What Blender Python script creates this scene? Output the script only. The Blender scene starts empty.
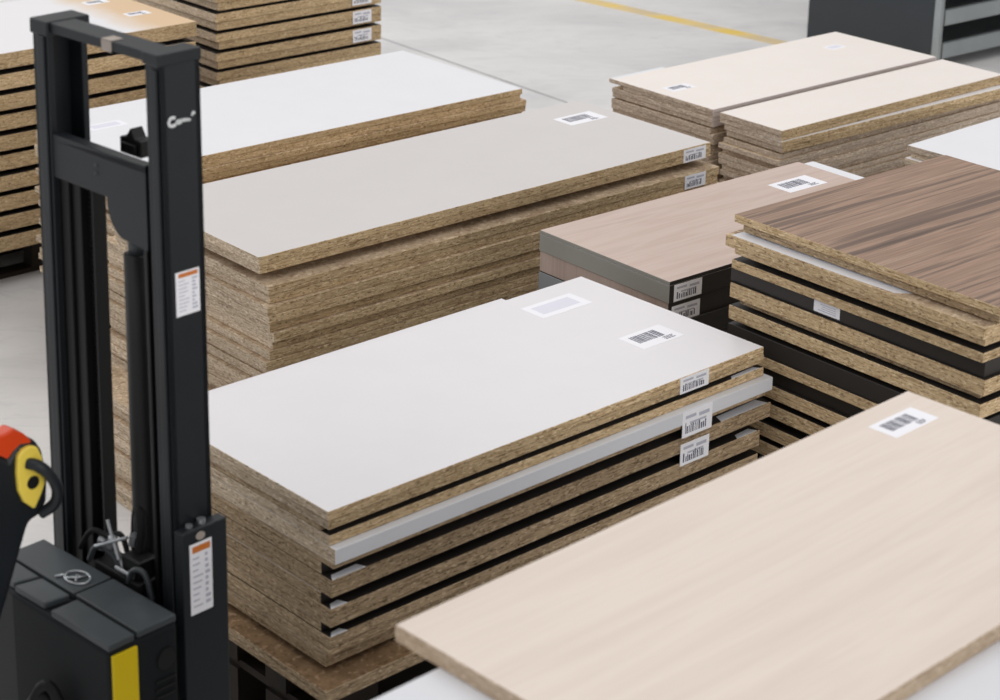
import bpy, bmesh, math, random
from mathutils import Vector, Matrix

# ------------------------------------------------------------------ camera, world, light, exposure
S = bpy.context.scene
COL = S.collection
PITCH, ROLL = math.radians(17.03), math.radians(1.17)
FPX, CXP, CYP, CAMH = 2026.0, 500.0, 150.0, 3.0
cd = bpy.data.cameras.new('camera'); cam = bpy.data.objects.new('camera', cd); COL.objects.link(cam)
cd.sensor_fit = 'HORIZONTAL'; cd.sensor_width = 36.0
cd.lens = FPX / 1000.0 * 36.0
cd.shift_x = (500 - CXP) / 1000.0
cd.shift_y = -(350 - CYP) / 1000.0
cd.clip_end = 200
fw = Vector((0, math.cos(PITCH), -math.sin(PITCH))); up0 = Vector((0, math.sin(PITCH), math.cos(PITCH))); rt0 = Vector((1, 0, 0))
rt = math.cos(ROLL) * rt0 + math.sin(ROLL) * up0
up = -math.sin(ROLL) * rt0 + math.cos(ROLL) * up0
cam.matrix_world = Matrix(((rt.x, up.x, -fw.x, 0), (rt.y, up.y, -fw.y, 0), (rt.z, up.z, -fw.z, CAMH), (0, 0, 0, 1)))
S.camera = cam
cd.dof.use_dof = True; cd.dof.focus_distance = 5.9; cd.dof.aperture_fstop = 5.0

wd = bpy.data.worlds.new('world'); S.world = wd; wd.use_nodes = True
wd.node_tree.nodes['Background'].inputs[0].default_value = (1.0, 0.985, 0.978, 1)
wd.node_tree.nodes['Background'].inputs[1].default_value = 0.78

def area(name, loc, aim, sx, sy, power, col=(1, 0.985, 0.96)):
    l = bpy.data.lights.new(name, 'AREA'); l.shape = 'RECTANGLE'; l.size = sx; l.size_y = sy
    l.energy = power; l.color = col
    o = bpy.data.objects.new(name, l); COL.objects.link(o); o.location = loc
    o.rotation_euler = (Vector(aim) - Vector(loc)).to_track_quat('-Z', 'Y').to_euler()
    return o
for i, y in enumerate((1.0, 6.5, 12.0, 17.5)):          # rows of unseen overhead fill lights, added for soft light
    for j, x in enumerate((-5.0, 1.0, 7.0)):
        area('ceiling_fill', (x, y, 8.5), (x, y, 0), 0.9, 4.5, 118)
area('window_or_side_fill', (-11, 12, 4.2), (0, 5, 0.5), 8, 4, 760, (0.98, 0.98, 1.0))
area('window_or_side_fill', (7.5, -5, 4.0), (0.5, 5, 0.8), 7, 3.5, 560, (1.0, 0.98, 0.96))  # unseen front-right light, added to brighten the front edges
S.view_settings.view_transform = 'Standard'; S.view_settings.look = 'None'
S.view_settings.gamma = 1; S.view_settings.use_curve_mapping = False
S.view_settings.exposure = -0.75

random.seed(7)

# ------------------------------------------------------------------ materials
def newmat(name, rough=0.6, spec=0.4, metal=0.0):
    m = bpy.data.materials.new(name); m.use_nodes = True
    nt = m.node_tree; b = nt.nodes['Principled BSDF']
    b.inputs['Roughness'].default_value = rough
    b.inputs['Metallic'].default_value = metal
    b.inputs['Specular IOR Level'].default_value = spec
    return m, nt, b
def lin(c):
    f = lambda v: (v / 12.92 if v <= 0.04045 else ((v + 0.055) / 1.055) ** 2.4)
    return tuple(f(v / 255.0) for v in c) + (1,)
def ramp(nt, fac, stops):
    r = nt.nodes.new('ShaderNodeValToRGB'); e = r.color_ramp.elements
    while len(e) < len(stops): e.new(0.5)
    for k, (p, c) in enumerate(stops):
        e[k].position = p; e[k].color = c
    nt.links.new(fac, r.inputs[0]); return r.outputs[0]
def coords(nt, scale, loc=(0, 0, 0), rnd=True):
    t = nt.nodes.new('ShaderNodeTexCoord'); m = nt.nodes.new('ShaderNodeMapping')
    m.inputs['Scale'].default_value = scale
    src = t.outputs['Object']
    if rnd:
        oi = nt.nodes.new('ShaderNodeObjectInfo'); a = nt.nodes.new('ShaderNodeVectorMath'); a.operation = 'MULTIPLY_ADD'
        cx = nt.nodes.new('ShaderNodeCombineXYZ')
        for k in range(3): nt.links.new(oi.outputs['Random'], cx.inputs[k])
        nt.links.new(cx.outputs[0], a.inputs[0]); a.inputs[1].default_value = (17, 11, 13)
        nt.links.new(src, a.inputs[2]); src = a.outputs[0]
    nt.links.new(src, m.inputs[0]); return m.outputs[0]
def noise(nt, vec, scale=1, detail=3, rough=0.55, dist=0):
    n = nt.nodes.new('ShaderNodeTexNoise'); n.inputs['Scale'].default_value = scale
    n.inputs['Detail'].default_value = detail; n.inputs['Roughness'].default_value = rough
    n.inputs['Distortion'].default_value = dist
    nt.links.new(vec, n.inputs['Vector']); return n.outputs['Fac']
def mix(nt, fac, a, b, mode='MIX'):
    m = nt.nodes.new('ShaderNodeMix'); m.data_type = 'RGBA'; m.blend_type = mode
    if isinstance(fac, (int, float)): m.inputs[0].default_value = fac
    else: nt.links.new(fac, m.inputs[0])
    for s, v in ((6, a), (7, b)):
        if isinstance(v, tuple): m.inputs[s].default_value = v
        else: nt.links.new(v, m.inputs[s])
    return m.outputs[2]

def plain(name, rgb, rough=0.6, spec=0.4, metal=0.0, var=0.05):
    m, nt, b = newmat(name, rough, spec, metal)
    c = lin(rgb)
    n = noise(nt, coords(nt, (3, 3, 3)), 2.0, 4)
    lo = tuple(v * (1 - var) for v in c[:3]) + (1,); hi = tuple(min(1, v * (1 + var)) for v in c[:3]) + (1,)
    nt.links.new(ramp(nt, n, [(0.3, lo), (0.7, hi)]), b.inputs['Base Color'])
    return m

def chipboard(name, light, mid, dark, flat=0.0):
    """pressed wood chips seen on a sawn edge: streaky layers with dark and pale flakes"""
    m, nt, b = newmat(name, 0.85, 0.15)
    streak = noise(nt, coords(nt, (14, 14, 230)), 1.0, 4, 0.7)
    deep = tuple((a + b_) / 2 for a, b_ in zip(mid, dark))
    base = ramp(nt, streak, [(0.32, lin(deep)), (0.45, lin(mid)), (0.55, lin(light)), (0.72, lin(mid))])
    fl = noise(nt, coords(nt, (75, 75, 190)), 1.0, 2, 0.6)
    dk = ramp(nt, fl, [(0.54, (0, 0, 0, 1)), (0.70, (0.8, 0.8, 0.8, 1))])
    c = mix(nt, dk, base, lin(dark))
    fl2 = noise(nt, coords(nt, (60, 60, 230), (3, 3, 3)), 1.0, 2, 0.5)
    lt = ramp(nt, fl2, [(0.56, (0, 0, 0, 1)), (0.68, (0.9, 0.9, 0.9, 1))])
    c = mix(nt, lt, c, lin(tuple(min(255, v + 28) for v in light)))
    big = noise(nt, coords(nt, (2.2, 2.2, 14)), 1.0, 2)
    tone = ramp(nt, big, [(0.3, (0.80, 0.80, 0.80, 1)), (0.7, (1, 1, 1, 1))])
    c = mix(nt, 1.0, c, tone, 'MULTIPLY')
    oi = nt.nodes.new('ShaderNodeObjectInfo')          # every board its own tone
    c = mix(nt, 1.0, c, ramp(nt, oi.outputs['Random'], [(0.0, (0.80, 0.79, 0.78, 1)), (1.0, (1, 1, 1, 1))]), 'MULTIPLY')
    nt.links.new(c, b.inputs['Base Color'])
    bp = nt.nodes.new('ShaderNodeBump'); bp.inputs['Strength'].default_value = 0.35; bp.inputs['Distance'].default_value = 0.002
    nt.links.new(fl, bp.inputs['Height']); nt.links.new(bp.outputs[0], b.inputs['Normal'])
    return m

def woodgrain(name, stops, sx=1.6, sy=22, rough=0.5, fine=0.35, dist=0.6, finecol=(120, 100, 85)):
    """grain running along local X"""
    m, nt, b = newmat(name, rough, 0.35)
    n = noise(nt, coords(nt, (sx, sy, 1)), 1.0, 4, 0.6, dist)
    c = ramp(nt, n, [(p, lin(q)) for p, q in stops])
    f = noise(nt, coords(nt, (6, 220, 1)), 1.0, 3, 0.6)
    fr = ramp(nt, f, [(0.5, (0, 0, 0, 1)), (0.75, (fine, fine, fine, 1))])
    c = mix(nt, fr, c, lin(finecol))
    nt.links.new(c, b.inputs['Base Color']); return m

M = {}
M['chip'] = chipboard('chipboard_edge', (230, 204, 164), (208, 179, 138), (118, 93, 68))
M['chip_shaded'] = chipboard('shaded_chipboard_edge', (200, 176, 144), (172, 149, 119), (98, 79, 59))  # shaded copy of the chipboard edge for dim low and recessed boards
M['chip_pale'] = chipboard('pale_chipboard_edge', (222, 205, 186), (200, 182, 164), (150, 130, 112))
M['chip_end'] = chipboard('sawn_board_end', (224, 206, 182), (202, 182, 156), (132, 112, 92))
M['chip_face'] = chipboard('raw_chipboard_face', (214, 192, 164), (198, 174, 147), (150, 124, 100))
M['shaded_brown_face'] = chipboard('shaded_brown_board_face', (150, 122, 92), (138, 112, 84), (112, 88, 64))  # brown face darkened to hold the shade from its neighbours
M['white'] = plain('white_laminate', (232, 230, 234), 0.42, 0.4, var=0.012)
M['cool_white'] = plain('cool_white_laminate', (236, 237, 242), 0.42, 0.4, var=0.012)
M['light_grey'] = plain('light_grey_laminate', (215, 211, 210), 0.42, 0.4, var=0.012)
M['cream'] = plain('cream_laminate', (243, 235, 230), 0.45, 0.4, var=0.012)
M['blue_grey'] = plain('pale_blue_grey_laminate', (222, 224, 230), 0.35, 0.45, var=0.02)
M['black_lam_and_gap'] = plain('black_laminate_and_gap_shade', (46, 42, 39), 0.5, 0.35, var=0.1)  # real black laminate; also blackens tops and spacers as gap shade
M['grey_edge'] = plain('grey_edge_band', (146, 144, 138), 0.5, 0.35, var=0.05)
M['mauve_edge'] = woodgrain('mauve_wood_edge_band', [(0.3, (180, 162, 152)), (0.7, (166, 147, 138))], 3, 8)
M['slate_edge'] = plain('slate_edge_band', (132, 135, 138), 0.5, 0.35, var=0.04)
M['oak'] = woodgrain('pale_oak_decor', [(0.25, (222, 208, 197)), (0.45, (231, 218, 208)), (0.6, (225, 211, 200)), (0.8, (234, 223, 214))], 0.9, 13, 0.5, 0.12, 0.5, (190, 168, 150))
M['pink_oak'] = woodgrain('pinkish_oak_decor', [(0.25, (190, 168, 158)), (0.45, (208, 188, 178)), (0.6, (200, 178, 167)), (0.8, (212, 194, 184))], 1.3, 17, 0.5, 0.22, 0.6, (160, 135, 122))
M['walnut'] = woodgrain('walnut_decor', [(0.30, (92, 75, 65)), (0.42, (122, 100, 87)), (0.49, (168, 139, 119)), (0.57, (142, 115, 98)), (0.68, (178, 150, 130))], 0.8, 26, 0.5, 0.5, 0.45, (104, 84, 72))
M['oak_edge'] = chipboard('oak_edge', (208, 188, 164), (192, 170, 146), (164, 142, 118))
M['paper'] = plain('paper_label', (246, 246, 252), 0.6, 0.3, var=0.01)
M['paper_shade'] = plain('paper_label_grey_print', (188, 190, 204), 0.6, 0.3, var=0.02)
M['paper_tint'] = plain('pale_lilac_print', (226, 226, 238), 0.6, 0.3, var=0.01)
M['gap_mauve'] = plain('pale_mauve_edge_band', (206, 196, 196), 0.5, 0.3, var=0.02)
M['pallet_shaded'] = plain('shade_darkened_pallet', (44, 38, 33), 0.8, 0.2, var=0.2)  # pallet wood darkened to carry the shade under the stacks
M['ink'] = plain('label_ink', (84, 86, 104), 0.6, 0.3, var=0.05)
M['pallet_wood'] = woodgrain('pallet_wood', [(0.3, (84, 70, 54)), (0.7, (112, 94, 72))], 2, 14, 0.8)
M['truck_paint'] = plain('charcoal_truck_paint', (25, 30, 35), 0.45, 0.4, var=0.12)
M['truck_top'] = plain('worn_charcoal_plastic', (60, 66, 70), 0.48, 0.5, var=0.25)
M['truck_dark'] = plain('black_steel', (11, 12, 13), 0.5, 0.4, var=0.2)
M['body_black'] = plain('matt_black_body_shell', (20, 23, 26), 0.65, 0.2, var=0.15)
M['rubber'] = plain('black_rubber', (16, 16, 17), 0.7, 0.3, var=0.1)
M['yellow'] = plain('yellow_plastic', (214, 186, 14), 0.45, 0.4, var=0.04)
M['pale_yellow'] = plain('soft_yellow_plastic', (250, 222, 92), 0.4, 0.4, var=0.06)
M['orange'] = plain('orange_red_plastic', (226, 72, 26), 0.35, 0.5, var=0.08)
M['orange_print'] = plain('orange_print', (206, 120, 52), 0.6, 0.3, var=0.03)
M['steel'] = plain('bright_steel', (176, 180, 184), 0.35, 0.5, 0.8, var=0.1)
M['metal_grey'] = plain('grey_painted_metal', (150, 156, 158), 0.4, 0.5, 0.3, var=0.06)
M['cabinet_dark'] = plain('dark_grey_cabinet_steel', (50, 55, 60), 0.55, 0.35, var=0.05)
M['tape'] = plain('worn_beige_tape', (168, 158, 150), 0.7, 0.2, var=0.1)
M['white_paint'] = plain('white_marker_paint', (225, 228, 230), 0.6, 0.3, var=0.02)

# white sheet with a tan bare patch at its right end
m, nt, b = newmat('white_laminate_with_tan_patch', 0.45, 0.4)
t = nt.nodes.new('ShaderNodeTexCoord'); sx = nt.nodes.new('ShaderNodeSeparateXYZ'); nt.links.new(t.outputs['Object'], sx.inputs[0])
n = noise(nt, coords(nt, (5, 5, 5), rnd=False), 1.0, 3)
ma = nt.nodes.new('ShaderNodeMath'); ma.operation = 'MULTIPLY_ADD'; nt.links.new(n, ma.inputs[0]); ma.inputs[1].default_value = 0.16
nt.links.new(sx.outputs[0], ma.inputs[2])
mr = nt.nodes.new('ShaderNodeMapRange'); nt.links.new(ma.outputs[0], mr.inputs[0])
mr.inputs[1].default_value = 0.68; mr.inputs[2].default_value = 0.84
nt.links.new(mix(nt, mr.outputs[0], lin((236, 235, 238)), lin((226, 196, 160))), b.inputs['Base Color'])
M['patched'] = m

# concrete floor
m, nt, b = newmat('polished_concrete', 0.4, 0.45)
n1 = noise(nt, coords(nt, (0.9, 1.5, 1), rnd=False), 1.0, 6, 0.6, 0.8)
n2 = noise(nt, coords(nt, (3.5, 9, 1), rnd=False), 1.0, 5, 0.65, 1.5)
c1 = ramp(nt, n1, [(0.3, lin((206, 206, 207))), (0.5, lin((222, 221, 221))), (0.7, lin((231, 230, 229)))])
d = ramp(nt, n2, [(0.52, (0, 0, 0, 1)), (0.72, (0.55, 0.55, 0.55, 1))])
nt.links.new(mix(nt, d, c1, lin((196, 197, 200))), b.inputs['Base Color'])
nt.links.new(ramp(nt, n2, [(0.3, (0.32,) * 3 + (1,)), (0.7, (0.55,) * 3 + (1,))]), b.inputs['Roughness'])
M['floor'] = m
m, nt, b = newmat('worn_yellow_floor_paint', 0.55, 0.3)
n = noise(nt, coords(nt, (1.6, 6, 1), rnd=False), 1.0, 4, 0.6)
nt.links.new(ramp(nt, n, [(0.35, lin((205, 190, 165))), (0.5, lin((232, 205, 140))), (0.62, lin((236, 203, 96)))]), b.inputs['Base Color'])
M['floor_yellow'] = m
M['joint'] = plain('floor_joint_filler', (172, 172, 174), 0.7, 0.2, var=0.2)

# ------------------------------------------------------------------ mesh helpers
def obj(name, bm, mats, parent=None, smooth=False, bevel=0):
    me = bpy.data.meshes.new(name); bm.normal_update(); bm.to_mesh(me); bm.free()
    for m in (mats if isinstance(mats, (list, tuple)) else [mats]): me.materials.append(m)
    if smooth:
        for p in me.polygons: p.use_smooth = True
    o = bpy.data.objects.new(name, me); COL.objects.link(o)
    if parent: o.parent = parent
    if bevel:
        md = o.modifiers.new('bevel', 'BEVEL'); md.width = bevel; md.segments = 2; md.limit_method = 'ANGLE'
    return o
def box(bm, x0, x1, y0, y1, z0, z1, mi=0, sides=None):
    v = [bm.verts.new((x, y, z)) for z in (z0, z1) for y in (y0, y1) for x in (x0, x1)]
    # faces: bottom, top, front(y0), back(y1), left(x0), right(x1)
    fs = [(0, 2, 3, 1), (4, 5, 7, 6), (0, 1, 5, 4), (2, 6, 7, 3), (0, 4, 6, 2), (1, 3, 7, 5)]
    out = []
    for k, f in enumerate(fs):
        q = bm.faces.new([v[i] for i in f]); q.material_index = sides[k] if sides else mi; out.append(q)
    return v
def prism(bm, pts, axis, a0, a1, mi=0):
    """extrude a polygon; pts are 2D in the other two axes (in x,y,z order)"""
    def mk(p, a):
        if axis == 'x': return (a, p[0], p[1])
        if axis == 'y': return (p[0], a, p[1])
        return (p[0], p[1], a)
    A = [bm.verts.new(mk(p, a0)) for p in pts]; B = [bm.verts.new(mk(p, a1)) for p in pts]
    f = [bm.faces.new(A), bm.faces.new(list(reversed(B)))]
    for i in range(len(pts)):
        j = (i + 1) % len(pts); f.append(bm.faces.new((A[i], B[i], B[j], A[j])))
    for q in f: q.material_index = mi
    bmesh.ops.recalc_face_normals(bm, faces=f)
def tube(bm, path, r, seg=10, mi=0, caps=True):
    path = [Vector(p) for p in path]; rings = []
    rr = r if isinstance(r, (list, tuple)) else [r] * len(path)
    ref = None
    for i, p in enumerate(path):
        d = (path[min(i + 1, len(path) - 1)] - path[max(i - 1, 0)]).normalized()
        if ref is None:
            ref = Vector((0, 0, 1)) if abs(d.z) < 0.9 else Vector((1, 0, 0))
        a = (ref - d * ref.dot(d)).normalized(); bb = d.cross(a); ref = a
        rings.append([bm.verts.new(p + (a * math.cos(t) + bb * math.sin(t)) * rr[i]) for t in [2 * math.pi * k / seg for k in range(seg)]])
    for i in range(len(rings) - 1):
        for k in range(seg):
            f = bm.faces.new((rings[i][k], rings[i][(k + 1) % seg], rings[i + 1][(k + 1) % seg], rings[i + 1][k])); f.material_index = mi
    if caps:
        for q in (list(reversed(rings[0])), rings[-1]):
            f = bm.faces.new(q); f.material_index = mi
def tag(o, label, cat, group=None, kind=None):
    if label: o['label'] = label
    if cat: o['category'] = cat
    if group: o['group'] = group
    if kind: o['kind'] = kind
    return o
def empty(name, loc, yaw=0):
    o = bpy.data.objects.new(name, None); COL.objects.link(o); o.location = loc; o.rotation_euler = (0, 0, yaw)
    o.empty_display_size = 0.1; return o

# ------------------------------------------------------------------ floor
bm = bmesh.new()
v = [bm.verts.new(p) for p in ((-16, -4, 0), (18, -4, 0), (18, 32, 0), (-16, 32, 0))]; bm.faces.new(v)
tag(obj('floor', bm, M['floor']), None, None, kind='structure')
def strip(name, a, b_, wdt, mat, z=0.0015):
    a = Vector(a); b_ = Vector(b_); d = (b_ - a).normalized(); n = Vector((-d.y, d.x)) * wdt / 2
    bm = bmesh.new(); prism(bm, [tuple(a - n), tuple(b_ - n), tuple(b_ + n), tuple(a + n)], 'z', 0.0, z)
    tag(obj(name, bm, mat), None, None, kind='structure')
strip('trim_1', (-1.0, 14.73), (3.1, 10.87), 0.12, M['floor_yellow'])
strip('trim_2', (-1.6, 13.16), (1.6, 9.16), 0.02, M['joint'], 0.001)

# ------------------------------------------------------------------ stickers (children of their board)
def sticker(board, plane, a0, a1, b0, b1, off=0.0, style='bar', skew=0.0, name='barcode_label', label=None, flip=False):
    """plane 'top': a=x, b=y on top; 'front': a=x, b=z on the y=off face; 'left': a=y, b=z on the x=off face"""
    bm = bmesh.new()
    W, H = a1 - a0, b1 - b0
    def put(p0, p1, q0, q1, h0, h1, mi):
        aa0, aa1, bb0, bb1 = a0 + W * p0, a0 + W * p1, b0 + H * q0, b0 + H * q1
        if plane == 'top': vs = box(bm, aa0, aa1, bb0, bb1, off + h0, off + h1, mi)
        elif plane == 'front': vs = box(bm, aa0, aa1, off - h1, off - h0, bb0, bb1, mi)
        else: vs = box(bm, off - h1, off - h0, aa0, aa1, bb0, bb1, mi)
        if skew:
            for v_ in vs:
                if plane == 'top': v_.co.x += skew * (v_.co.y - b0)
                elif plane == 'front': v_.co.z += skew * (v_.co.x - a0)
    put(0, 1, 0, 1, 0, 0.0006, 0)
    r = random.Random(int(a0 * 1000 + b0 * 777))
    if style == 'bar':
        x = 0.14
        while x < 0.74:
            wd_ = r.uniform(0.012, 0.035); put(x, x + wd_, 0.34, 0.82, 0.0006, 0.0009, 1); x += wd_ + r.uniform(0.012, 0.03)
        for k in range(3): put(0.62, 0.62 + r.uniform(0.1, 0.25), 0.10 + 0.07 * k, 0.13 + 0.07 * k, 0.0006, 0.0009, 1)
    elif style == 'pale':
        put(0.12, 0.86, 0.22, 0.80, 0.0006, 0.0009, 3)
    elif style == 'text':
        for k in range(4): put(0.15, r.uniform(0.6, 0.88), 0.66 - 0.16 * k, 0.71 - 0.16 * k, 0.0006, 0.0009, 2)
    else:
        put(0.1, 0.45, 0.72, 0.84, 0.0006, 0.0009, 2); put(0.55, 0.9, 0.66, 0.80, 0.0006, 0.0009, 2)
        x = 0.1
        while x < 0.8:
            wd_ = r.uniform(0.02, 0.05); put(x, x + wd_, 0.14, 0.34 + r.uniform(0, 0.25), 0.0006, 0.0009, 1); x += wd_ + r.uniform(0.02, 0.05)
        put(0.25, 0.8, 0.48, 0.56, 0.0006, 0.0009, 2)
    o = obj(name, bm, [M['paper'], M['ink'], M['paper_shade'], M['paper_tint']], board)
    if label: o['label'] = label
    return o

# ------------------------------------------------------------------ boards and stacks
ORD = ['first', 'second', 'third', 'fourth', 'fifth', 'sixth', 'seventh', 'eighth', 'ninth', 'tenth', 'eleventh', 'twelfth',
       'thirteenth', 'fourteenth', 'fifteenth', 'sixteenth', 'seventeenth', 'eighteenth', 'nineteenth', 'twentieth',
       'twenty-first', 'twenty-second', 'twenty-third', 'twenty-fourth', 'twenty-fifth', 'twenty-sixth', 'twenty-seventh', 'twenty-eighth']
def board(N, yaw, L, W, z1, z0, off=(0, 0, 0, 0), top='white', edge='chip', front=None, name='chipboard_panel', rot=0.0, ends=True):
    """mesh object; local x along the long edge, y towards the back, origin = near corner of the stack at z0"""
    u0, u1, w0, w1 = off
    mats = [M[top], M['chip_end' if (edge == 'chip' and ends) else edge], M[front or edge]]
    bm = bmesh.new(); T = z1 - z0
    lam = min(0.0012, T * 0.06)
    # core and the thin decor sheet on top share one mesh, chamfered by 0.6 mm at the top rim
    x0, x1, y0, y1 = u0, L + u1, w0, W + w1; c = 0.0018
    rings = []
    for (zz, k) in ((0, c), (c, 0), (T - lam, 0), (T, c * 0.6)):
        rings.append([bm.verts.new(p) for p in ((x0 + k, y0 + k, zz), (x1 - k, y0 + k, zz), (x1 - k, y1 - k, zz), (x0 + k, y1 - k, zz))])
    f = bm.faces.new(list(reversed(rings[0]))); f.material_index = 0
    f = bm.faces.new(rings[-1]); f.material_index = 0
    for i in range(3):
        for k in range(4):
            j = (k + 1) % 4
            f = bm.faces.new((rings[i][k], rings[i][j], rings[i + 1][j], rings[i + 1][k]))
            f.material_index = 2 if k in (0, 2) else 1
    o = obj(name, bm, mats)
    o.location = (N[0], N[1], z0); o.rotation_euler = (0, 0, yaw + rot)
    return o

def stack(N, yaw, L, W, layers, where, group, fill=None, nfill=0, jit=0.004, seed=1, fedge='chip', ftop='white', zmin=.15, foff=(0, 0, 0, 0), ends=True):
    """layers: list of dicts(z1,z0,off,top,edge,front,name,label,rot); then fill boards, then pallets down to the floor"""
    r = random.Random(seed); yaw = math.radians(yaw); out = []; bot = None
    for d in layers:
        d = dict(d); d['_x'] = 1
    n = 0; z = None
    L_ = list(layers)
    z = L_[-1]['z0']
    if nfill:
        for k in range(nfill):
            T, gap = fill
            if z - T < zmin: break
            j = lambda a: r.uniform(-a, a)
            zz = z - 0.0
            if gap:
                L_.append(dict(z1=zz, z0=zz - gap, off=(foff[0] + 0.05, -0.03, 0.06, -0.03), name='spacer_sheet', edge='black_lam_and_gap', top=ftop)); zz -= gap  # black spacer edge paints the shade inside the gap
            L_.append(dict(z1=zz, z0=zz - T, off=(foff[0] + j(jit * 1.7), foff[1] + j(jit), foff[2] + j(jit), foff[3] + j(jit)), edge=fedge, top=ftop)); z = zz - T
    nb = 0; ns = 0
    for d in L_:
        nm = d.get('name', 'chipboard_panel')
        z1 = d['z1']; z0 = d['z0']
        off = d.get('off')
        if off is None: off = tuple(r.uniform(-jit, jit) for _ in range(4))
        o = board(N, yaw, L, W, z1 - 0.0004, z0, off, d.get('top', ftop), d.get('edge', fedge), d.get('front'), nm, math.radians(d.get('rot', 0)), ends=ends)
        if nm == 'spacer_sheet':
            lab = d.get('label') or 'thin recessed sheet, %s spacer from the top in %s' % (ORD[min(ns, 27)], where); ns += 1
            tag(o, lab, 'sheet', 'spacer sheets in ' + group)
        else:
            lab = d.get('label') or 'raw-edged board, %s from the top in %s' % (ORD[min(nb, 27)], where); nb += 1
            tag(o, lab, 'board', 'boards in ' + group)
        out.append(o); d_ = d
        z = z0
    # pallets below (mostly hidden)
    if z < .06: return out
    k = max(1, int(z / 0.144)); ph = z / k
    for i in range(k):
        pallet(N, yaw, L, W, i * ph, ph - 0.0004, where, 'pallets under ' + group, k - i)
    return out

def pallet(N, yaw, L, W, z0, h, where, group, idx):
    if 'upper left' in where: L += .5; N = (N[0] - .5 * math.cos(yaw), N[1] - .5 * math.sin(yaw))
    t = empty('pallet', (N[0], N[1], z0), yaw)
    tag(t, 'shade-darkened pallet, %s one below the boards of %s' % (ORD[idx - 1], where), 'pallet', group)
    a, b_ = 0.10, 0.10
    bm = bmesh.new(); n = max(5, int(L / 0.17)); st = (L - 2 * a) / n
    for i in range(n): box(bm, a + i * st + 0.01, a + (i + 1) * st - 0.01, b_, W - b_, h - 0.02, h)
    obj('top_deck', bm, M['pallet_shaded'], t)
    for q in (b_, (W - 0.08) / 2, W - b_ - 0.08):
        bm = bmesh.new()
        box(bm, a, L - a, q, q + 0.08, 0, 0.02)
        for x in (a, (L - 0.12) / 2, L - a - 0.12): box(bm, x, x + 0.12, q, q + 0.08, 0.02, h - 0.04)
        box(bm, a, L - a, q, q + 0.08, h - 0.04, h - 0.02)
        obj('runner', bm, M['pallet_shaded'], t)

# --- stack in the centre, white top
where = 'the centre white-topped stack'
Lc = [  # black tops and spacer fronts paint the dark of the gaps
 dict(z1=1.0, z0=.9775, off=(0, 0, 0, 0), top='white', edge='chip', label='white laminated board with two labels, top of the stack beside the lift mast'),
 dict(z1=.9775, z0=.955, off=(.002, .004, .001, -.01), top='white', edge='chip'),
 dict(z1=.955, z0=.942, off=(.004, -.03, .03, -.03), name='spacer_sheet', edge='chip_shaded'),
 dict(z1=.942, z0=.917, off=(.004, .006, .001, .0), top='black_lam_and_gap', edge='chip', ),
 dict(z1=.917, z0=.880, off=(.003, .02, -.02, -.02), top='blue_grey', edge='chip', front='blue_grey', label='board with pale blue-grey laminated edge, fourth down in the centre white-topped stack'),
 dict(z1=.880, z0=.868, off=(.003, .0, -.014, -.02), top='white', edge='chip'),
 dict(z1=.868, z0=.838, off=(.004, -.03, .03, -.03), top='black_lam_and_gap', name='spacer_sheet', edge='chip_shaded', front='black_lam_and_gap'),
 dict(z1=.838, z0=.795, off=(.003, .035, -.006, -.02), top='black_lam_and_gap', edge='chip'),
 dict(z1=.795, z0=.768, off=(.002, -.03, .03, -.03), name='spacer_sheet', edge='chip_shaded', front='black_lam_and_gap'),
 dict(z1=.768, z0=.722, off=(.002, .0, -.004, -.02), top='black_lam_and_gap', edge='chip'),
 dict(z1=.722, z0=.700, off=(.002, -.03, .03, -.03), name='spacer_sheet', edge='chip_shaded', front='black_lam_and_gap'),
 dict(z1=.700, z0=.675, off=(.0, .0, -.002, -.02), top='black_lam_and_gap', edge='chip'),
 dict(z1=.675, z0=.650, off=(.002, -.01, .002, -.02), edge='chip'),
 dict(z1=.650, z0=.618, off=(.002, .0, .014, -.02), edge='chip'),
 dict(z1=.618, z0=.600, off=(.04, -.03, .05, -.03), name='spacer_sheet', edge='chip_shaded', front='black_lam_and_gap'),
 dict(z1=.600, z0=.566, off=(-.04, .03, -.04, .0), top='shaded_brown_face', edge='chip_shaded', label='bare brown board with shade-darkened top jutting out at the bottom of the centre stack'),
]
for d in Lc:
    if d.get('edge') == 'chip': d['edge'] = 'chip_shaded' if d['z1'] < .9 else 'chip'  # lower boards get darker edges, shade put into the colour
CN = (-.349, 3.882)
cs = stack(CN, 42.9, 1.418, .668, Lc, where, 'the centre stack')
b0 = cs[0]
# a narrow white strip sticks out behind the top board
o = board(CN, math.radians(42.9), 1.17, .06, .9771, .955, (.0, .0, .662, .668), 'white', 'chip', name='offcut_strip')
tag(o, 'white strip jutting out behind the top board of the centre stack', 'offcut')
sticker(b0, 'top', 1.115, 1.30, .505, .595, off=.0221, style='pale', name='paper_label')
sticker(b0, 'top', 1.285, 1.385, .508, .532, off=.0221, style='none', name='paper_label') if False else None
sticker(b0, 'top', 1.167, 1.320, .187, .280, off=.0221, style='bar')
for (k_, u0_, u1_, w1_) in ((3, 1.30, 1.41, .018), (7, 1.26, 1.44, .028), (7, .006, .10, .018), (9, .004, .05, .02), (11, .004, .05, .016), (9, 1.33, 1.408, .02)):  # white ends laid on blackened tops where light reaches the gaps
    bm = bmesh.new(); zt_ = {3: .025, 7: .043, 9: .046, 11: .025}[k_] - .0004; yo_ = -.005 if k_ == 7 else (.002 if k_ == 3 else -.003)
    prism(bm, [(u0_, yo_), (u1_, yo_), (u1_ - .01, w1_), (u0_ + .012, w1_ * .8)], 'z', zt_, zt_ + .0006)
    obj('white_film_or_lit_end', bm, M['cool_white'], cs[k_])
sticker(b0, 'front', 1.102, 1.208, -.0225, .0205, off=0, style='edge', name='edge_label')
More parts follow.
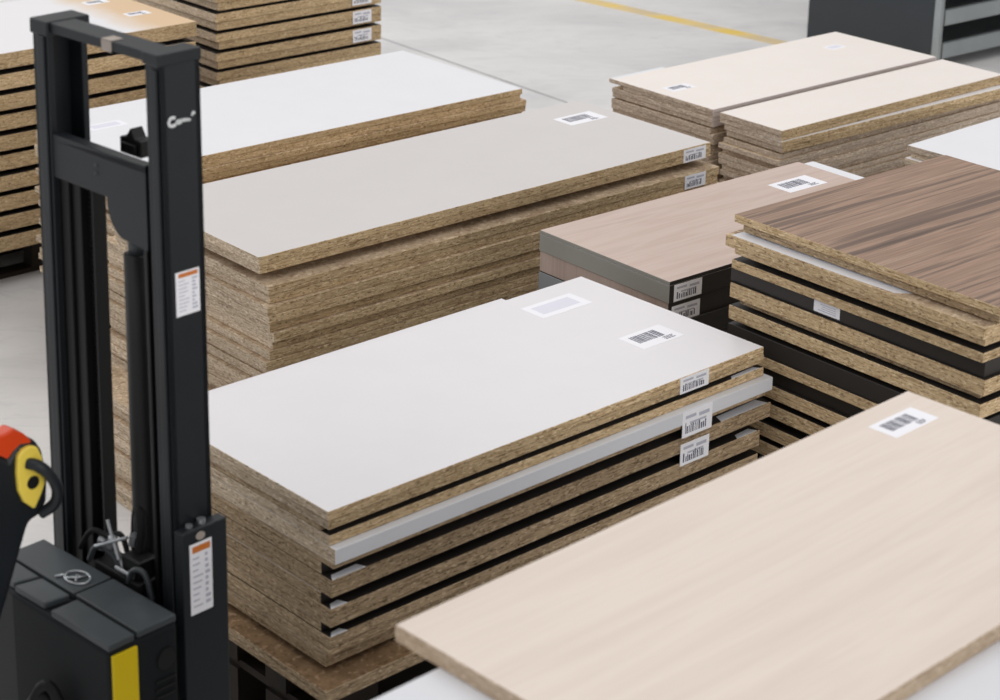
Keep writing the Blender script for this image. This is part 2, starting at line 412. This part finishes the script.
sticker(cs[4], 'front', 1.095, 1.205, -.035, .034, off=-.02, style='edge', name='edge_label')
sticker(cs[7], 'front', 1.108, 1.215, -.036, .024, off=-.006, style='edge', name='edge_label')

# --- grey topped stack behind it
where = 'the light grey-topped stack'
Lg = [
 dict(z1=.940, z0=.9125, off=(0, 0, 0, 0), top='light_grey', edge='chip', label='light grey laminated board with a barcode label, top of the stack behind the mast'),
 dict(z1=.9125, z0=.885, off=(.004, .004, .001, .0), top='light_grey', edge='chip'),
 dict(z1=.885, z0=.858, off=(.05, -.02, .06, -.03), name='spacer_sheet', edge='chip_shaded'),
 dict(z1=.858, z0=.829, off=(.006, .01, -.040, .12), top='chip_face'),
 dict(z1=.829, z0=.800, off=(.012, .005, -.036, .12), top='chip_face'),
 dict(z1=.800, z0=.771, off=(-.006, .012, -.050, .12), top='chip_face'),
 dict(z1=.771, z0=.742, off=(-.002, .010, -.052, .12), top='chip_face'),
]
gs = stack((-.703, 5.597), 41.4, 1.93, .688, Lg, where, 'the grey-topped stack', fill=(.029, 0), nfill=22, jit=.010, seed=5, ftop='chip_face', foff=(.004, 0, -.046, .22))
sticker(gs[0], 'top', 1.680, 1.862, .452, .553, off=.0271, style='bar')
sticker(gs[0], 'front', 1.795, 1.908, -.026, .022, off=0, style='edge', name='edge_label')
sticker(gs[3], 'front', 1.765, 1.870, -.024, .026, off=-.04, style='edge', name='edge_label')

# --- low stack of narrow strips, seen only through the mast
stack((-.853, 5.465), 41.4, .15, .75, [dict(z1=.360, z0=.335, off=(0, 0, 0, 0), top='chip_face', edge='chip', name='narrow_strip', label='narrow bare chipboard strip topping the low stack glimpsed between the mast rails'),
 dict(z1=.335, z0=.329, off=(.03, -.02, .03, -.03), top='black_lam_and_gap', edge='black_lam_and_gap', name='spacer_sheet')],
 'the low stack between the mast rails', 'the low stack', fill=(.0274, 0), nfill=12, zmin=-.01, jit=.008, seed=77, ftop='chip_face')

# --- pale oak board at the lower right, on a white board
ON = (.273, 2.306)
Lo = [dict(z1=1.380, z0=1.350, off=(.026, 0, 0, 0), top='oak', edge='oak_edge', name='oak_decor_panel', label='pale oak decor board with a barcode label, nearest board at the bottom right'),
 dict(z1=1.350, z0=1.322, off=(-.50, .05, -.35, -.10), top='blue_grey', edge='chip_pale', label='pale blue-grey white board under the pale oak board'),
]
os_ = stack(ON, 44.1, 1.372, .630, Lo, 'the nearest stack under the pale oak board', 'the nearest stack', fill=(.03, 0), nfill=5, seed=9, foff=(.03, -.03, .03, -.12))
sticker(os_[0], 'top', 1.172, 1.310, .514, .580, off=.0296, style='bar')

# --- thick boards with grey ends (pinkish oak decor)
Lb = [
 dict(z1=1.020, z0=1.008, off=(0, -.05, 0, 0), top='pink_oak', edge='grey_edge', front='black_lam_and_gap', name='decor_panel', label='thin pinkish oak decor board with a barcode label, top of the grey-ended stack'),
 dict(z1=1.008, z0=.954, off=(0, .025, 0, 0), top='cool_white', edge='grey_edge', front='black_lam_and_gap', name='decor_panel', label='thick grey-ended white board under the pinkish oak board'),
 dict(z1=.954, z0=.890, off=(.004, .0, .006, 0), top='black_lam_and_gap', edge='mauve_edge', front='black_lam_and_gap', name='decor_panel', label='thick board with a mauve end and black front, third in the grey-ended stack'),
 dict(z1=.890, z0=.826, off=(.0, .0, .0, 0), top='black_lam_and_gap', edge='slate_edge', front='black_lam_and_gap', name='decor_panel', label='thick board with a slate grey end, fourth in the grey-ended stack'),
 dict(z1=.826, z0=.762, off=(.003, .0, .003, 0), top='black_lam_and_gap', edge='mauve_edge', front='black_lam_and_gap', name='decor_panel', label='thick board with a mauve end, fifth in the grey-ended stack'),
 dict(z1=.762, z0=.698, off=(.0, .0, .0, 0), top='black_lam_and_gap', edge='slate_edge', front='black_lam_and_gap', name='decor_panel', label='thick board with a slate grey end, sixth in the grey-ended stack'),
]
bs = stack((.477, 5.251), 40.5, 1.185, .545, Lb, 'the stack with grey ends', 'the grey-ended stack')
sticker(bs[0], 'top', .866, 1.042, .335, .433, off=.0116, style='bar')
sticker(bs[1], 'front', .018, .128, -.048+.050, .052, off=0, style='edge', name='edge_label')
sticker(bs[2], 'front', .018, .130, -.012+.012, .050, off=.006, style='edge', name='edge_label')

# --- walnut stack
Lw = [
 dict(z1=1.290, z0=1.268, off=(0, .0, .0, 0), top='walnut', edge='chip', name='walnut_decor_panel', label='dark streaked walnut decor board on top of the right-hand stack'),
 dict(z1=1.268, z0=1.244, off=(.012, -.02, .01, -.022), top='white', edge='chip_shaded'),
 dict(z1=1.244, z0=1.239, off=(.04, -.02, .03, -.03), name='spacer_sheet', edge='chip_shaded'),
 dict(z1=1.239, z0=1.206, off=(-.024, .0, .022, .006), top='chip_face', edge='chip'),
 dict(z1=1.206, z0=1.184, off=(-.006, .0, .03, -.012), top='white', edge='chip'),
 dict(z1=1.184, z0=1.168, off=(.05, -.03, .05, -.04), top='black_lam_and_gap', name='spacer_sheet', edge='black_lam_and_gap'),
 dict(z1=1.168, z0=1.142, off=(-.008, .0, .030, -.006), top='black_lam_and_gap', edge='chip'),
 dict(z1=1.142, z0=1.100, off=(.006, .0, .032, .008), top='black_lam_and_gap', edge='black_lam_and_gap', name='black_panel', label='black laminated board with a small white edge label in the walnut-topped stack'),
 dict(z1=1.100, z0=1.058, off=(-.003, .0, .022, .0), top='black_lam_and_gap', edge='chip'),
 dict(z1=1.058, z0=1.044, off=(.008, -.02, .04, -.030), top='white', edge='chip_shaded'),
 dict(z1=1.044, z0=1.036, off=(.04, -.02, .05, -.04), top='black_lam_and_gap', name='spacer_sheet', edge='black_lam_and_gap'),
 dict(z1=1.036, z0=.996, off=(-.003, .0, .028, .0), top='black_lam_and_gap', edge='chip'),
 dict(z1=.996, z0=.982, off=(.03, -.02, .05, -.03), top='black_lam_and_gap', name='spacer_sheet', edge='black_lam_and_gap'),
 dict(z1=.982, z0=.930, off=(.0, .0, .036, .004), top='black_lam_and_gap', edge='black_lam_and_gap', name='black_panel', label='thick black laminated board low in the walnut-topped stack, beside the centre stack corner'),
 dict(z1=.930, z0=.900, off=(-.004, .0, .035, .0), top='black_lam_and_gap', edge='chip'),
 dict(z1=.900, z0=.858, off=(.012, .0, .035, -.02), top='black_lam_and_gap', edge='black_lam_and_gap', name='black_panel', label='recessed black laminated board, lower middle of the walnut-topped stack'),
 dict(z1=.858, z0=.820, off=(-.002, .0, .035, .0), top='black_lam_and_gap', edge='chip'),
 dict(z1=.820, z0=.804, off=(.03, -.02, .05, -.03), top='black_lam_and_gap', name='spacer_sheet', edge='black_lam_and_gap'),
 dict(z1=.804, z0=.766, off=(.0, .0, .035, .0), top='black_lam_and_gap', edge='chip'),
 dict(z1=.766, z0=.742, off=(.03, -.02, .05, -.03), top='black_lam_and_gap', name='spacer_sheet', edge='black_lam_and_gap'),
 dict(z1=.742, z0=.704, off=(.0, .0, .035, .0), top='black_lam_and_gap', edge='chip'),
 dict(z1=.704, z0=.690, off=(.03, -.02, .05, -.03), top='black_lam_and_gap', name='spacer_sheet', edge='black_lam_and_gap'),
 dict(z1=.690, z0=.650, off=(.0, .0, .035, .0), top='black_lam_and_gap', edge='chip'),
]
ws = stack((1.173, 4.408), 40.6, .885, .847, Lw, 'the walnut-topped stack', 'the walnut-topped stack', ends=False)
sticker(ws[7], 'left', .478, .564, .006, .0405, off=.006, style='text', name='edge_label')

bm = bmesh.new()
prism(bm, [(-.020, .835), (-.021, .62), (-.019, .45), (-.012, .30), (.03, .26), (.03, .835)], 'z', .0326, .0332)
obj('white_film_or_lit_end', bm, M['cool_white'], ws[3])

# --- white topped stack behind the walnut one
Lr = [dict(z1=1.050, z0=1.028, off=(0, 0, 0, 0), top='cool_white', edge='chip_pale', label='bright white board behind the walnut board at the right edge of the photo'),
 dict(z1=1.028, z0=1.006, off=(.01, 0, .004, -.01), edge='chip')]
stack((1.617, 6.253), 43, .95, .365, Lr, 'the white stack behind the walnut one', 'the right-edge white stack', fill=(.022, 0), nfill=10, jit=.008, seed=3)

# --- twin cream topped stacks at the upper right
La = [
 dict(z1=.880, z0=.864, off=(0, 0, 0, 0), top='cream', edge='chip_pale', front='gap_mauve', label='cream board with two small labels, far one of the twin cream-topped stacks'),
 dict(z1=.864, z0=.846, off=(.002, 0, .0, -.06), top='chip_face', front='gap_mauve', edge='chip_pale'),
 dict(z1=.846, z0=.826, off=(.0, 0, .002, 0), edge='chip_pale', top='chip_face', front='gap_mauve'),
 dict(z1=.826, z0=.806, off=(.004, 0, .0, 0), edge='chip_pale', top='chip_face', front='gap_mauve'),
 dict(z1=.806, z0=.801, off=(.03, -.03, .02, -.03), name='spacer_sheet', edge='chip_shaded', top='cream'),
]
as_ = stack((.817, 7.509), 41.0, 1.38, .560, La, 'the far cream-topped twin stack', 'the far cream stack', fill=(.021, 0), nfill=14, jit=.010, seed=11, fedge='chip_pale', ftop='chip_face')
sticker(as_[0], 'top', .066, .195, .275, .343, off=.0156, style='bar')
sticker(as_[0], 'top', 1.11, 1.20, .345, .405, off=.0156, style='pale', name='paper_label')
o = board((.817, 7.509), math.radians(41), .33, .20, .8636, .846, (.045, .02, .505, .425), 'cool_white', 'chip_pale', name='offcut_strip')
tag(o, 'narrow white offcut sticking out behind the cream board at the upper right', 'offcut')
Lbb = [
 dict(z1=.880, z0=.858, off=(0, 0, 0, 0), top='cream', edge='chip_pale', front='chip', label='narrow cream board, near one of the twin cream-topped stacks'),
 dict(z1=.858, z0=.838, off=(.003, 0, .003, 0), top='chip_face', edge='chip_pale', front='chip'),
 dict(z1=.838, z0=.815, off=(.0, .0, -.004, -.02), rot=-1.3, top='cool_white', edge='chip_pale', front='chip'),
 dict(z1=.815, z0=.792, off=(.004, .0, -.004, -.03), rot=-1.3, top='chip_face', edge='chip_pale', front='chip'),
 dict(z1=.792, z0=.787, off=(.03, -.03, .03, -.04), rot=-1.3, name='spacer_sheet', edge='chip_shaded', top='cream'),
]
stack((1.048, 7.236), 41.0, 1.37, .316, Lbb, 'the near cream-topped twin stack', 'the near cream stack', fill=(.021, 0), nfill=14, jit=.009, seed=12, fedge='chip_pale', ftop='chip_face', foff=(0, 0, .0, -.02))

# --- long white topped stack behind the grey one
L2 = [
 dict(z1=.880, z0=.856, off=(0, 0, 0, 0), top='cool_white', edge='chip', label='long white board behind the light grey board, seen through the mast'),
 dict(z1=.856, z0=.832, off=(.004, -.008, .002, 0), edge='chip', top='chip_face'),
 dict(z1=.832, z0=.808, off=(-.008, .018, -.006, 0), edge='chip', top='chip_face'),
 dict(z1=.808, z0=.784, off=(-.004, .016, -.004, 0), edge='chip', top='chip_face'),
]
w2 = stack((-1.214, 6.626), 41.2, 1.724, .765, L2, 'the long white-topped stack', 'the long white stack', fill=(.024, 0), nfill=24, jit=.014, seed=21, ftop='chip_face')
sticker(w2[0], 'top', .08, .23, .50, .57, off=.0236, style='pale', name='paper_label')

# --- stack at the upper left (spaced thick boards, patched white top)
Lt = [dict(z1=.980, z0=.916, off=(-.55, 0, 0, 0), top='patched', edge='chip', label='thick board with a white top and tan patch at its right end, upper left')]
tl = stack((-1.982, 7.752), 42.0, .92, .80, Lt, 'the spaced stack at the upper left', 'the upper left stack', fill=(.0635, .0205), nfill=9, jit=.009, seed=31, ftop='black_lam_and_gap', foff=(-.55, 0, 0, 0))
for o in tl:      # the stack runs on past the left edge of the photo
    pass
sticker(tl[0], 'top', .715, .825, .535, .600, off=.0636, style='bar')
sticker(tl[0], 'top', .745, .855, .245, .305, off=.0636, style='bar')

# --- bare chipboard stack, top left of the middle, with three edge labels
Lq = []
zt = 1.185
for k, (a, b_) in enumerate([(1.100, 1.023), (1.012, .934), (.923, .845), (.832, .757), (.742, .668), (.655, .58), (.568, .493), (.48, .405)]):
    m_ = (a + b_) / 2
    Lq.append(dict(z1=a, z0=m_, off=(-.002 - .02 * (k == 0) , -.004, -.006, 0), top='black_lam_and_gap'))
    Lq.append(dict(z1=m_, z0=b_, off=(.016 if k % 2 else .008, .0, .0 if k != 0 else .008, 0), top='chip_face'))
    nx = [1.012, .923, .832, .742, .655, .568, .48, None][k]
    if nx: Lq.append(dict(z1=b_, z0=nx, off=(.05, -.03, .055, -.03), name='spacer_sheet', edge='black_lam_and_gap', top='black_lam_and_gap'))  # black sheets and tops here stand in for gap shade
tq = stack((-1.273, 8.747), 42.0, .936, .72, Lq, 'the bare stack with three edge labels', 'the bare chipboard stack', jit=.006, seed=41)
sticker(tq[6], 'front', .760, .874, -.028, .032, off=-.006, style='edge', name='edge_label')
sticker(tq[9], 'front', .763, .874, -.028, .032, off=-.006, style='edge', name='edge_label')
sticker(tq[12], 'front', .763, .874, -.028, .032, off=-.006, style='edge', name='edge_label')

# ------------------------------------------------------------------ dark cabinet with open trays, upper right
cab = empty('tray_cabinet', (2.541, 11.537, 0), math.radians(40))
tag(cab, 'dark grey steel cabinet with open grey metal trays, standing at the top right', 'cabinet')
bm = bmesh.new(); box(bm, 0, .03, .03, 1.0, .0, 1.9); box(bm, 1.8, 1.83, .03, 1.0, .0, 1.9); box(bm, 0.03, 1.8, .97, 1.0, .1, 1.9)
obj('side_panel', bm, M['cabinet_dark'], cab, bevel=.003)
for x in (-.004, 1.79):
    bm = bmesh.new(); box(bm, x, x + .028, -.02, .03, 0, 1.9); obj('post', bm, M['metal_grey'], cab, bevel=.003)
for i, z in enumerate((.075, .275, .475, .675, .875, 1.075, 1.275, 1.475, 1.675)):
    bm = bmesh.new()
    box(bm, .045, 1.79, -.015, -.005, z, z + .09); box(bm, .045, 1.79, -.005, .96, z, z + .012)
    box(bm, .045, 1.79, -.005, .02, z + .08, z + .09)
    t = obj('tray', bm, M['metal_grey'], cab, bevel=.002)
bm = bmesh.new(); box(bm, -.01, 1.84, -.02, 1.01, 1.9, 1.93); obj('cabinet_top', bm, M['cabinet_dark'], cab)
# pale post standing just left of the cabinet
# ------------------------------------------------------------------ electric stacker truck
YT = math.radians(47)
tr = empty('stacker_truck', (-.613, 3.508, 0), YT)
tag(tr, 'charcoal walk-behind stacker truck with a tall mast at the left of the photo', 'stacker truck')
def sh(bm, k=.0205):    # the mast leans very slightly sideways
    for v_ in bm.verts:
        f_ = min(1.0, (2.09 - v_.co.z) / 1.12); v_.co.y += (.006 + .034 * v_.co.y / .39) * f_; v_.co.x += .010 * f_
P_, D_ = M['truck_paint'], M['truck_dark']
# uprights: C-section channels with flanges
def channel(bm, x0, x1, y0, y1, z0, z1, web, t=.008, fl=.014):
    # solid web on the 'web' side, flanges forward and back
    if web == 'r': box(bm, x0, x1, y0, y0 + t, z0, z1)
    else: box(bm, x0, x1, y1 - t, y1, z0, z1)
    box(bm, x0, x0 + fl, y0, y1, z0, z1)
    box(bm, x1 - fl, x1, y0, y1, z0, z1)
for (y0, y1, wb) in ((.0, .043, 'r'), (.346, .394, 'l')):
    bm = bmesh.new()
    channel(bm, 0, .092, y0, y1, .1, 2.075, wb)
    # rolled front edge
    box(bm, -.005, .0, y0 + .006, y1 - .020, .1, 2.06)
    sh(bm); u_ = obj('mast_upright', bm, P_, tr, bevel=.002)
bm = bmesh.new()
box(bm, -.004, .095, -.002, .047, 2.066, 2.09); sh(bm); obj('mast_cap', bm, P_, tr, bevel=.003)
bm = bmesh.new()
box(bm, -.004, .095, .340, .398, 2.060, 2.09); sh(bm); obj('mast_cap', bm, P_, tr, bevel=.003)
bm = bmesh.new(); box(bm, .003, .060, .047, .340, 2.068, 2.088); sh(bm); tb = obj('top_crossbar', bm, P_, tr, bevel=.002)
bm = bmesh.new(); box(bm, .0015, .003, .145, .175, 2.066, 2.087); box(bm, .0015, .03, .145, .175, 2.0882, 2.089); sh(bm); tp = obj('tape_patch', bm, M['tape'], tb); tp['label'] = 'worn beige tape patch'
# cross plate with curved gusset on the right
bm = bmesh.new()
pts = [(.346, 1.855), (.346, 1.778), (.176, 1.778)]
for k in range(1, 9):
    a = k / 8 * math.pi / 2
    pts.append((.176 - .052 * (1 - math.cos(a)), 1.778 - .074 * math.sin(a)))
pts += [(.055, 1.700), (.055, 1.868), ]
prism(bm, pts, 'x', .002, .018); sh(bm); obj('cross_plate', bm, P_, tr, bevel=.001)
bm = bmesh.new(); box(bm, .002, .026, .055, .346, 1.852, 1.866); sh(bm); obj('cross_plate_ledge', bm, P_, tr, bevel=.001)
for q in ((.205, 1.834), (.205, 1.818)):
    bm = bmesh.new(); bmesh.ops.create_uvsphere(bm, u_segments=8, v_segments=6, radius=.004)
    for v_ in bm.verts: v_.co += Vector((.002, q[0], q[1]))
    sh(bm); obj('bolt', bm, M['truck_top'], tr)
# inner mast rails, lift chain and hydraulic cylinder
bm = bmesh.new(); box(bm, .02, .07, .285, .335, .15, 1.80); box(bm, .012, .02, .312, .335, .15, 1.80); sh(bm); obj('inner_rail', bm, D_, tr, bevel=.002)
bm = bmesh.new(); box(bm, .02, .07, .055, .085, .15, 1.80); box(bm, .008, .02, .066, .076, .15, 1.80); sh(bm); obj('inner_rail', bm, D_, tr, bevel=.002)
bm = bmesh.new(); tube(bm, [(.045, .146, .2), (.045, .146, 1.66)], .025, 16); sh(bm); obj('lift_cylinder', bm, D_, tr, smooth=True)
bm = bmesh.new(); tube(bm, [(.045, .146, 1.66), (.045, .146, 1.70)], .016, 16); sh(bm); obj('cylinder_rod', bm, M['truck_top'], tr, smooth=True)
bm = bmesh.new()
z = .95
while z < 1.80:
    box(bm, .036, .043, .268, .286, z, z + .006); box(bm, .038, .041, .271, .283, z + .006, z + .010); z += .010
box(bm, .037, .041, .270, .284, .2, .95)
sh(bm); obj('lift_chain', bm, D_, tr)
bm = bmesh.new(); box(bm, .046, .06, .258, .300, .2, 1.8); box(bm, .030, .046, .258, .263, .2, 1.8); sh(bm); obj('guard_plate', bm, D_, tr)
# carriage bracket behind the mast
bm = bmesh.new(); prism(bm, [(.19, 1.83), (.255, 1.83), (.255, 1.862), (.235, 1.866), (.222, 1.885), (.210, 1.866), (.19, 1.864)], 'x', .095, .125)
box(bm, .088, .095, .20, .245, 1.835, 1.855); sh(bm); obj('carriage_bracket', bm, D_, tr, bevel=.002)
# white handwritten mark on the right upright
bm = bmesh.new()
def stroke(pts, w_=.0022):
    for (a, b_) in zip(pts[:-1], pts[1:]):
        a = Vector(a); b_ = Vector(b_); d = (b_ - a).normalized(); n = Vector((-d.y, d.x)) * w_
        q = [tuple(a - n), tuple(b_ - n), tuple(b_ + n), tuple(a + n)]; prism(bm, q, 'y', -.0008, .0)
def S2(l, x0, z0, s): return [(x0 + a * s, z0 + b_ * s) for a, b_ in l]
stroke(S2([(1, .9), (.5, 1.1), (.1, .7), (.1, .3), (.5, 0), (1.1, .15)], .014, 1.952, .016), .003)
stroke(S2([(.7, .1), (.3, .2), (.2, .5), (.6, .6), (.8, .2), (1.0, .1)], .030, 1.953, .014), .002)
stroke(S2([(0, 0), (.1, .6), (.4, .2), (.7, .6), (.8, .1), (1.2, .5), (1.5, .1), (1.9, .3)], .042, 1.955, .012), .002)
stroke(S2([(0, 0), (.2, .5), (.5, .7), (.6, .2)], .068, 1.964, .010), .0022)
sh(bm)
for v_ in bm.verts: v_.co.y -= .0016
obj('paint_mark', bm, M['white_paint'], tr)['label'] = 'white handwritten paint mark'
# warning label sheets
def sheet(x0, x1, z0, z1, y, parent, name='warning_label', sheared=True, seed=1):
    bm = bmesh.new(); r = random.Random(seed)
    box(bm, x0, x1, y - .001, y, z0, z1, 0)
    W, H = x1 - x0, z1 - z0
    box(bm, x0 + W * .12, x1 - W * .08, y - .0014, y - .001, z1 - H * .13, z1 - H * .04, 1)
    zz = z1 - H * .22
    while zz > z0 + H * .08:
        box(bm, x0 + W * .12, x0 + W * r.uniform(.35, .6), y - .0014, y - .001, zz, zz + H * .02, 2)
        box(bm, x0 + W * .68, x0 + W * r.uniform(.78, .92), y - .0014, y - .001, zz, zz + H * .045, 2); zz -= H * .085
    if sheared: sh(bm)
    o = obj(name, bm, [M['paper'], M['orange_print'], M['paper_shade']], parent); o['label'] = 'white printed label with orange header'
sheet(.019, .075, 1.579, 1.667, -.0005, tr)
# lower side cover box
bm = bmesh.new(); box(bm, .002, .112, -.024, .004, .12, 1.145); cv = obj('side_cover', bm, P_, tr, bevel=.004)
sheet(.018, .072, .964, 1.116, -.0242, tr, sheared=False, seed=4)
bm = bmesh.new(); tube(bm, [(.045, -.0238, 1.129), (.045, -.0265, 1.129)], .011, 16)
for v_ in bm.verts: v_.co.z = 1.129 + (v_.co.z - 1.129) * .75
obj('cover_badge', bm, M['tape'], tr)
bm = bmesh.new(); tube(bm, [(.06, -.009, 1.145), (.06, -.009, 1.154)], .009, 12); tube(bm, [(.03, -.009, 1.145), (.03, -.009, 1.151)], .007, 12); obj('cover_bolt', bm, M['steel'], tr)
# chassis body
bm = bmesh.new()
prism(bm, [(-.198, -.05), (-.035, -.05), (-.040, .385), (-.175, .385), (-.198, .262)], 'z', .14, .985); body = obj('body', bm, M['body_black'], tr, bevel=.008)
def lid(pts, z0=.985, z1=1.0, nm='cover_panel', mt='truck_top'):
    bm = bmesh.new(); prism(bm, pts, 'z', z0, z1); return obj(nm, bm, M[mt], tr, bevel=.003)
lid([(-.128, -.048), (-.036, -.048), (-.038, .150), (-.128, .150)])
lid([(-.128, .156), (-.038, .156), (-.040, .383), (-.128, .383)])
lid([(-.197, -.052), (-.136, -.050), (-.136, .132), (-.197, .132)])
lid([(-.190, .164), (-.136, .156), (-.136, .250), (-.192, .262)])
lid([(-.188, .270), (-.136, .258), (-.134, .383), (-.174, .383)])
bm = bmesh.new(); box(bm, -.191, -.134, -.056, -.050, .5, .975); obj('side_stripe', bm, M['yellow'], tr, bevel=.001)['label'] = 'yellow panel on the body corner'
bm = bmesh.new()
tube(bm, [(-.066, -.0505, .918), (-.066, -.053, .918)], .020, 20)
for v_ in bm.verts: v_.co.z = .918 + (v_.co.z - .918) * 1.15
for k in range(3): box(bm, -.092, -.045, -.053, -.0502, .872 - .017 * k, .877 - .017 * k)
obj('vent', bm, M['truck_dark'], tr)
# raised badge on the cover
bm = bmesh.new()
ring = [(-.088 + .022 * math.cos(t) , .198 + .030 * math.sin(t), 1.002) for t in [2 * math.pi * k / 20 for k in range(21)]]
tube(bm, ring, .0028, 6, caps=False); tube(bm, [(-.105, .212, 1.002), (-.09, .195, 1.004), (-.072, .19, 1.002)], .003, 6)
tube(bm, [(-.10, .188, 1.002), (-.082, .206, 1.002)], .0028, 6); tube(bm, [(-.118, .232, 1.002), (-.102, .226, 1.002), (-.10, .218, 1.002)], .0035, 6)
obj('badge', bm, M['steel'], tr, smooth=True)
# hydraulic hoses, valve block and fittings between the uprights
vb = bmesh.new(); box(vb, -.02, .04, .09, .24, .85, 1.0); box(vb, -.01, .035, .10, .16, 1.0, 1.04); obj('valve_block', vb, D_, tr, bevel=.004)
hoses = [[(-.01, .30, 1.0), (.0, .27, 1.055), (.01, .23, 1.04), (.015, .19, 1.07), (.01, .16, 1.02)],
         [(-.015, .26, .99), (-.012, .24, 1.035), (.0, .20, 1.02), (.0, .165, .985)],
         [(.02, .14, 1.03), (.022, .13, 1.10), (.03, .15, 1.135), (.04, .175, 1.10), (.04, .18, 1.0)],
         [(-.015, .13, .99), (-.02, .11, 1.03), (-.01, .08, 1.03), (-.005, .07, .97)]]
for k, hp in enumerate(hoses):
    # smooth the path
    pp = [Vector(p) for p in hp]
    for _ in range(2):
        q = [pp[0]]
        for a, b_ in zip(pp[:-1], pp[1:]): q += [a.lerp(b_, .25), a.lerp(b_, .75)]
        q.append(pp[-1]); pp = q
    bm = bmesh.new(); tube(bm, pp, .006 if k != 2 else .010, 8); obj('hydraulic_hose', bm, M['rubber'] if k % 2 == 0 else M['truck_top'], tr, smooth=True)
for q in ((.0, .205, 1.045), (.02, .16, 1.06), (.015, .17, 1.01), (-.01, .13, 1.0), (.0, .24, 1.03)):
    bm = bmesh.new(); tube(bm, [(q[0], q[1], q[2] - .012), (q[0], q[1] - .006, q[2] + .012)], .010, 6); obj('hose_fitting', bm, M['steel'], tr)
for (a, b_) in (((-.018, .235, 1.03), (.0, .15, 1.075)), ((-.012, .165, 1.025), (.0, .215, 1.09)), ((-.01, .15, 1.0), (.005, .20, 1.05)), ((-.02, .12, 1.012), (-.02, .165, 1.012))):
    bm = bmesh.new(); tube(bm, [a, b_], .0035, 8); obj('link_rod', bm, M['steel'], tr)
# wheels, forks
for (x, y) in ((-.11, .17), (.06, .02), (.06, .37)):
    bm = bmesh.new(); tube(bm, [(x, y - .03, .07), (x, y + .03, .07)], .07, 24); obj('wheel', bm, M['rubber'], tr)
bm = bmesh.new(); box(bm, -.16, -.04, -.03, .36, .06, .15); obj('chassis_plate', bm, D_, tr)
bm = bmesh.new(); box(bm, .095, .115, .04, .35, .07, .45); obj('fork_carriage', bm, D_, tr, bevel=.003)
for y in (.07, .25):
    bm = bmesh.new(); prism(bm, [(.115, .09), (.31, .075), (.31, .06), (.115, .05)], 'y', y, y + .07); obj('fork', bm, D_, tr, bevel=.003)
# tiller arm and head
tl_ = []
bm = bmesh.new()
prism(bm, [(-.222, 1.311), (-.201, 1.334), (-.18, 1.339), (-.159, 1.33), (-.1443, 1.303), (-.138, 1.264), (-.136, 1.2315), (-.140, 1.194), (-.157, 1.1706), (-.180, 1.165), (-.188, 1.152), (-.216, 1.081), (-.243, 1.014), (-.2745, .94), (-.33, .94), (-.335, 1.1), (-.34, 1.25), (-.30, 1.33), (-.245, 1.328)], 'y', .19, .228)
hd = obj('tiller_head', bm, P_, tr, bevel=.012)
bm = bmesh.new()
for (a, b_) in (((-.30, .22, .62), (-.29, .22, 1.05)),): tube(bm, [a, b_], .028, 12)
tube(bm, [(-.30, .22, .62), (-.19, .22, .60)], .03, 12); obj('tiller_arm', bm, P_, tr, smooth=True, bevel=.002)
# orange belly button
bm = bmesh.new()
prism(bm, [(-.172, 1.328), (-.195, 1.333), (-.212, 1.324), (-.224, 1.312), (-.243, 1.326), (-.30, 1.33), (-.31, 1.35), (-.28, 1.360), (-.253, 1.365), (-.232, 1.365), (-.209, 1.369), (-.188, 1.354), (-.172, 1.335)], 'y', .187, .222); obj('safety_button', bm, M['orange'], tr, bevel=.012)['label'] = 'orange-red safety button'
# yellow insert: shield shape
bm = bmesh.new()
ins = [(-.1947, 1.3245), (-.1779, 1.327), (-.1622, 1.319), (-.1535, 1.2979), (-.1490, 1.2678), (-.1500, 1.2385), (-.1589, 1.2193), (-.1758, 1.1936), (-.1975, 1.2153), (-.2085, 1.2425), (-.2100, 1.2802), (-.2064, 1.3128)]
prism(bm, ins, 'y', .180, .1925); obj('yellow_insert', bm, M['pale_yellow'], tr, bevel=.004)['label'] = 'yellow hand-guard insert'
bm = bmesh.new(); tube(bm, [(-.1771, .1792, 1.2508), (-.1771, .181, 1.2508)], .0135, 20); obj('insert_opening', bm, M['rubber'], tr)
bm = bmesh.new()
lp = [(-.1860, .184, 1.293), (-.172, .168, 1.289), (-.155, .162, 1.270), (-.138, .160, 1.240), (-.135, .162, 1.215), (-.140, .170, 1.193), (-.157, .190, 1.175)]
pp = [Vector(p) for p in lp]
for _ in range(2):
    q = [pp[0]]
    for a, b_ in zip(pp[:-1], pp[1:]): q += [a.lerp(b_, .25), a.lerp(b_, .75)]
    q.append(pp[-1]); pp = q
tube(bm, pp, .0115, 12); obj('grip_loop', bm, P_, tr, smooth=True)
# cable bundle low at the left of the body
for k in range(3):
    bm = bmesh.new()
    pth = [(-.235 - .01 * k, .20 + .02 * k, .62), (-.245, .15 + .02 * k, .80 - .02 * k), (-.235, .10 + .015 * k, .885 - .03 * k), (-.225, .06 + .02 * k, .82 - .03 * k), (-.215, .05 + .02 * k, .70)]
    pp = [Vector(p) for p in pth]
    for _ in range(2):
        q = [pp[0]]
        for a, b_ in zip(pp[:-1], pp[1:]): q += [a.lerp(b_, .25), a.lerp(b_, .75)]
        q.append(pp[-1]); pp = q
    tube(bm, pp, .011, 10); obj('control_cable', bm, M['rubber'], tr, smooth=True)

for o in bpy.data.objects:
    if o.name.split('.')[0] in ('tiller_head', 'safety_button', 'yellow_insert', 'insert_opening', 'grip_loop', 'tiller_arm'):
        o.location.x -= .013
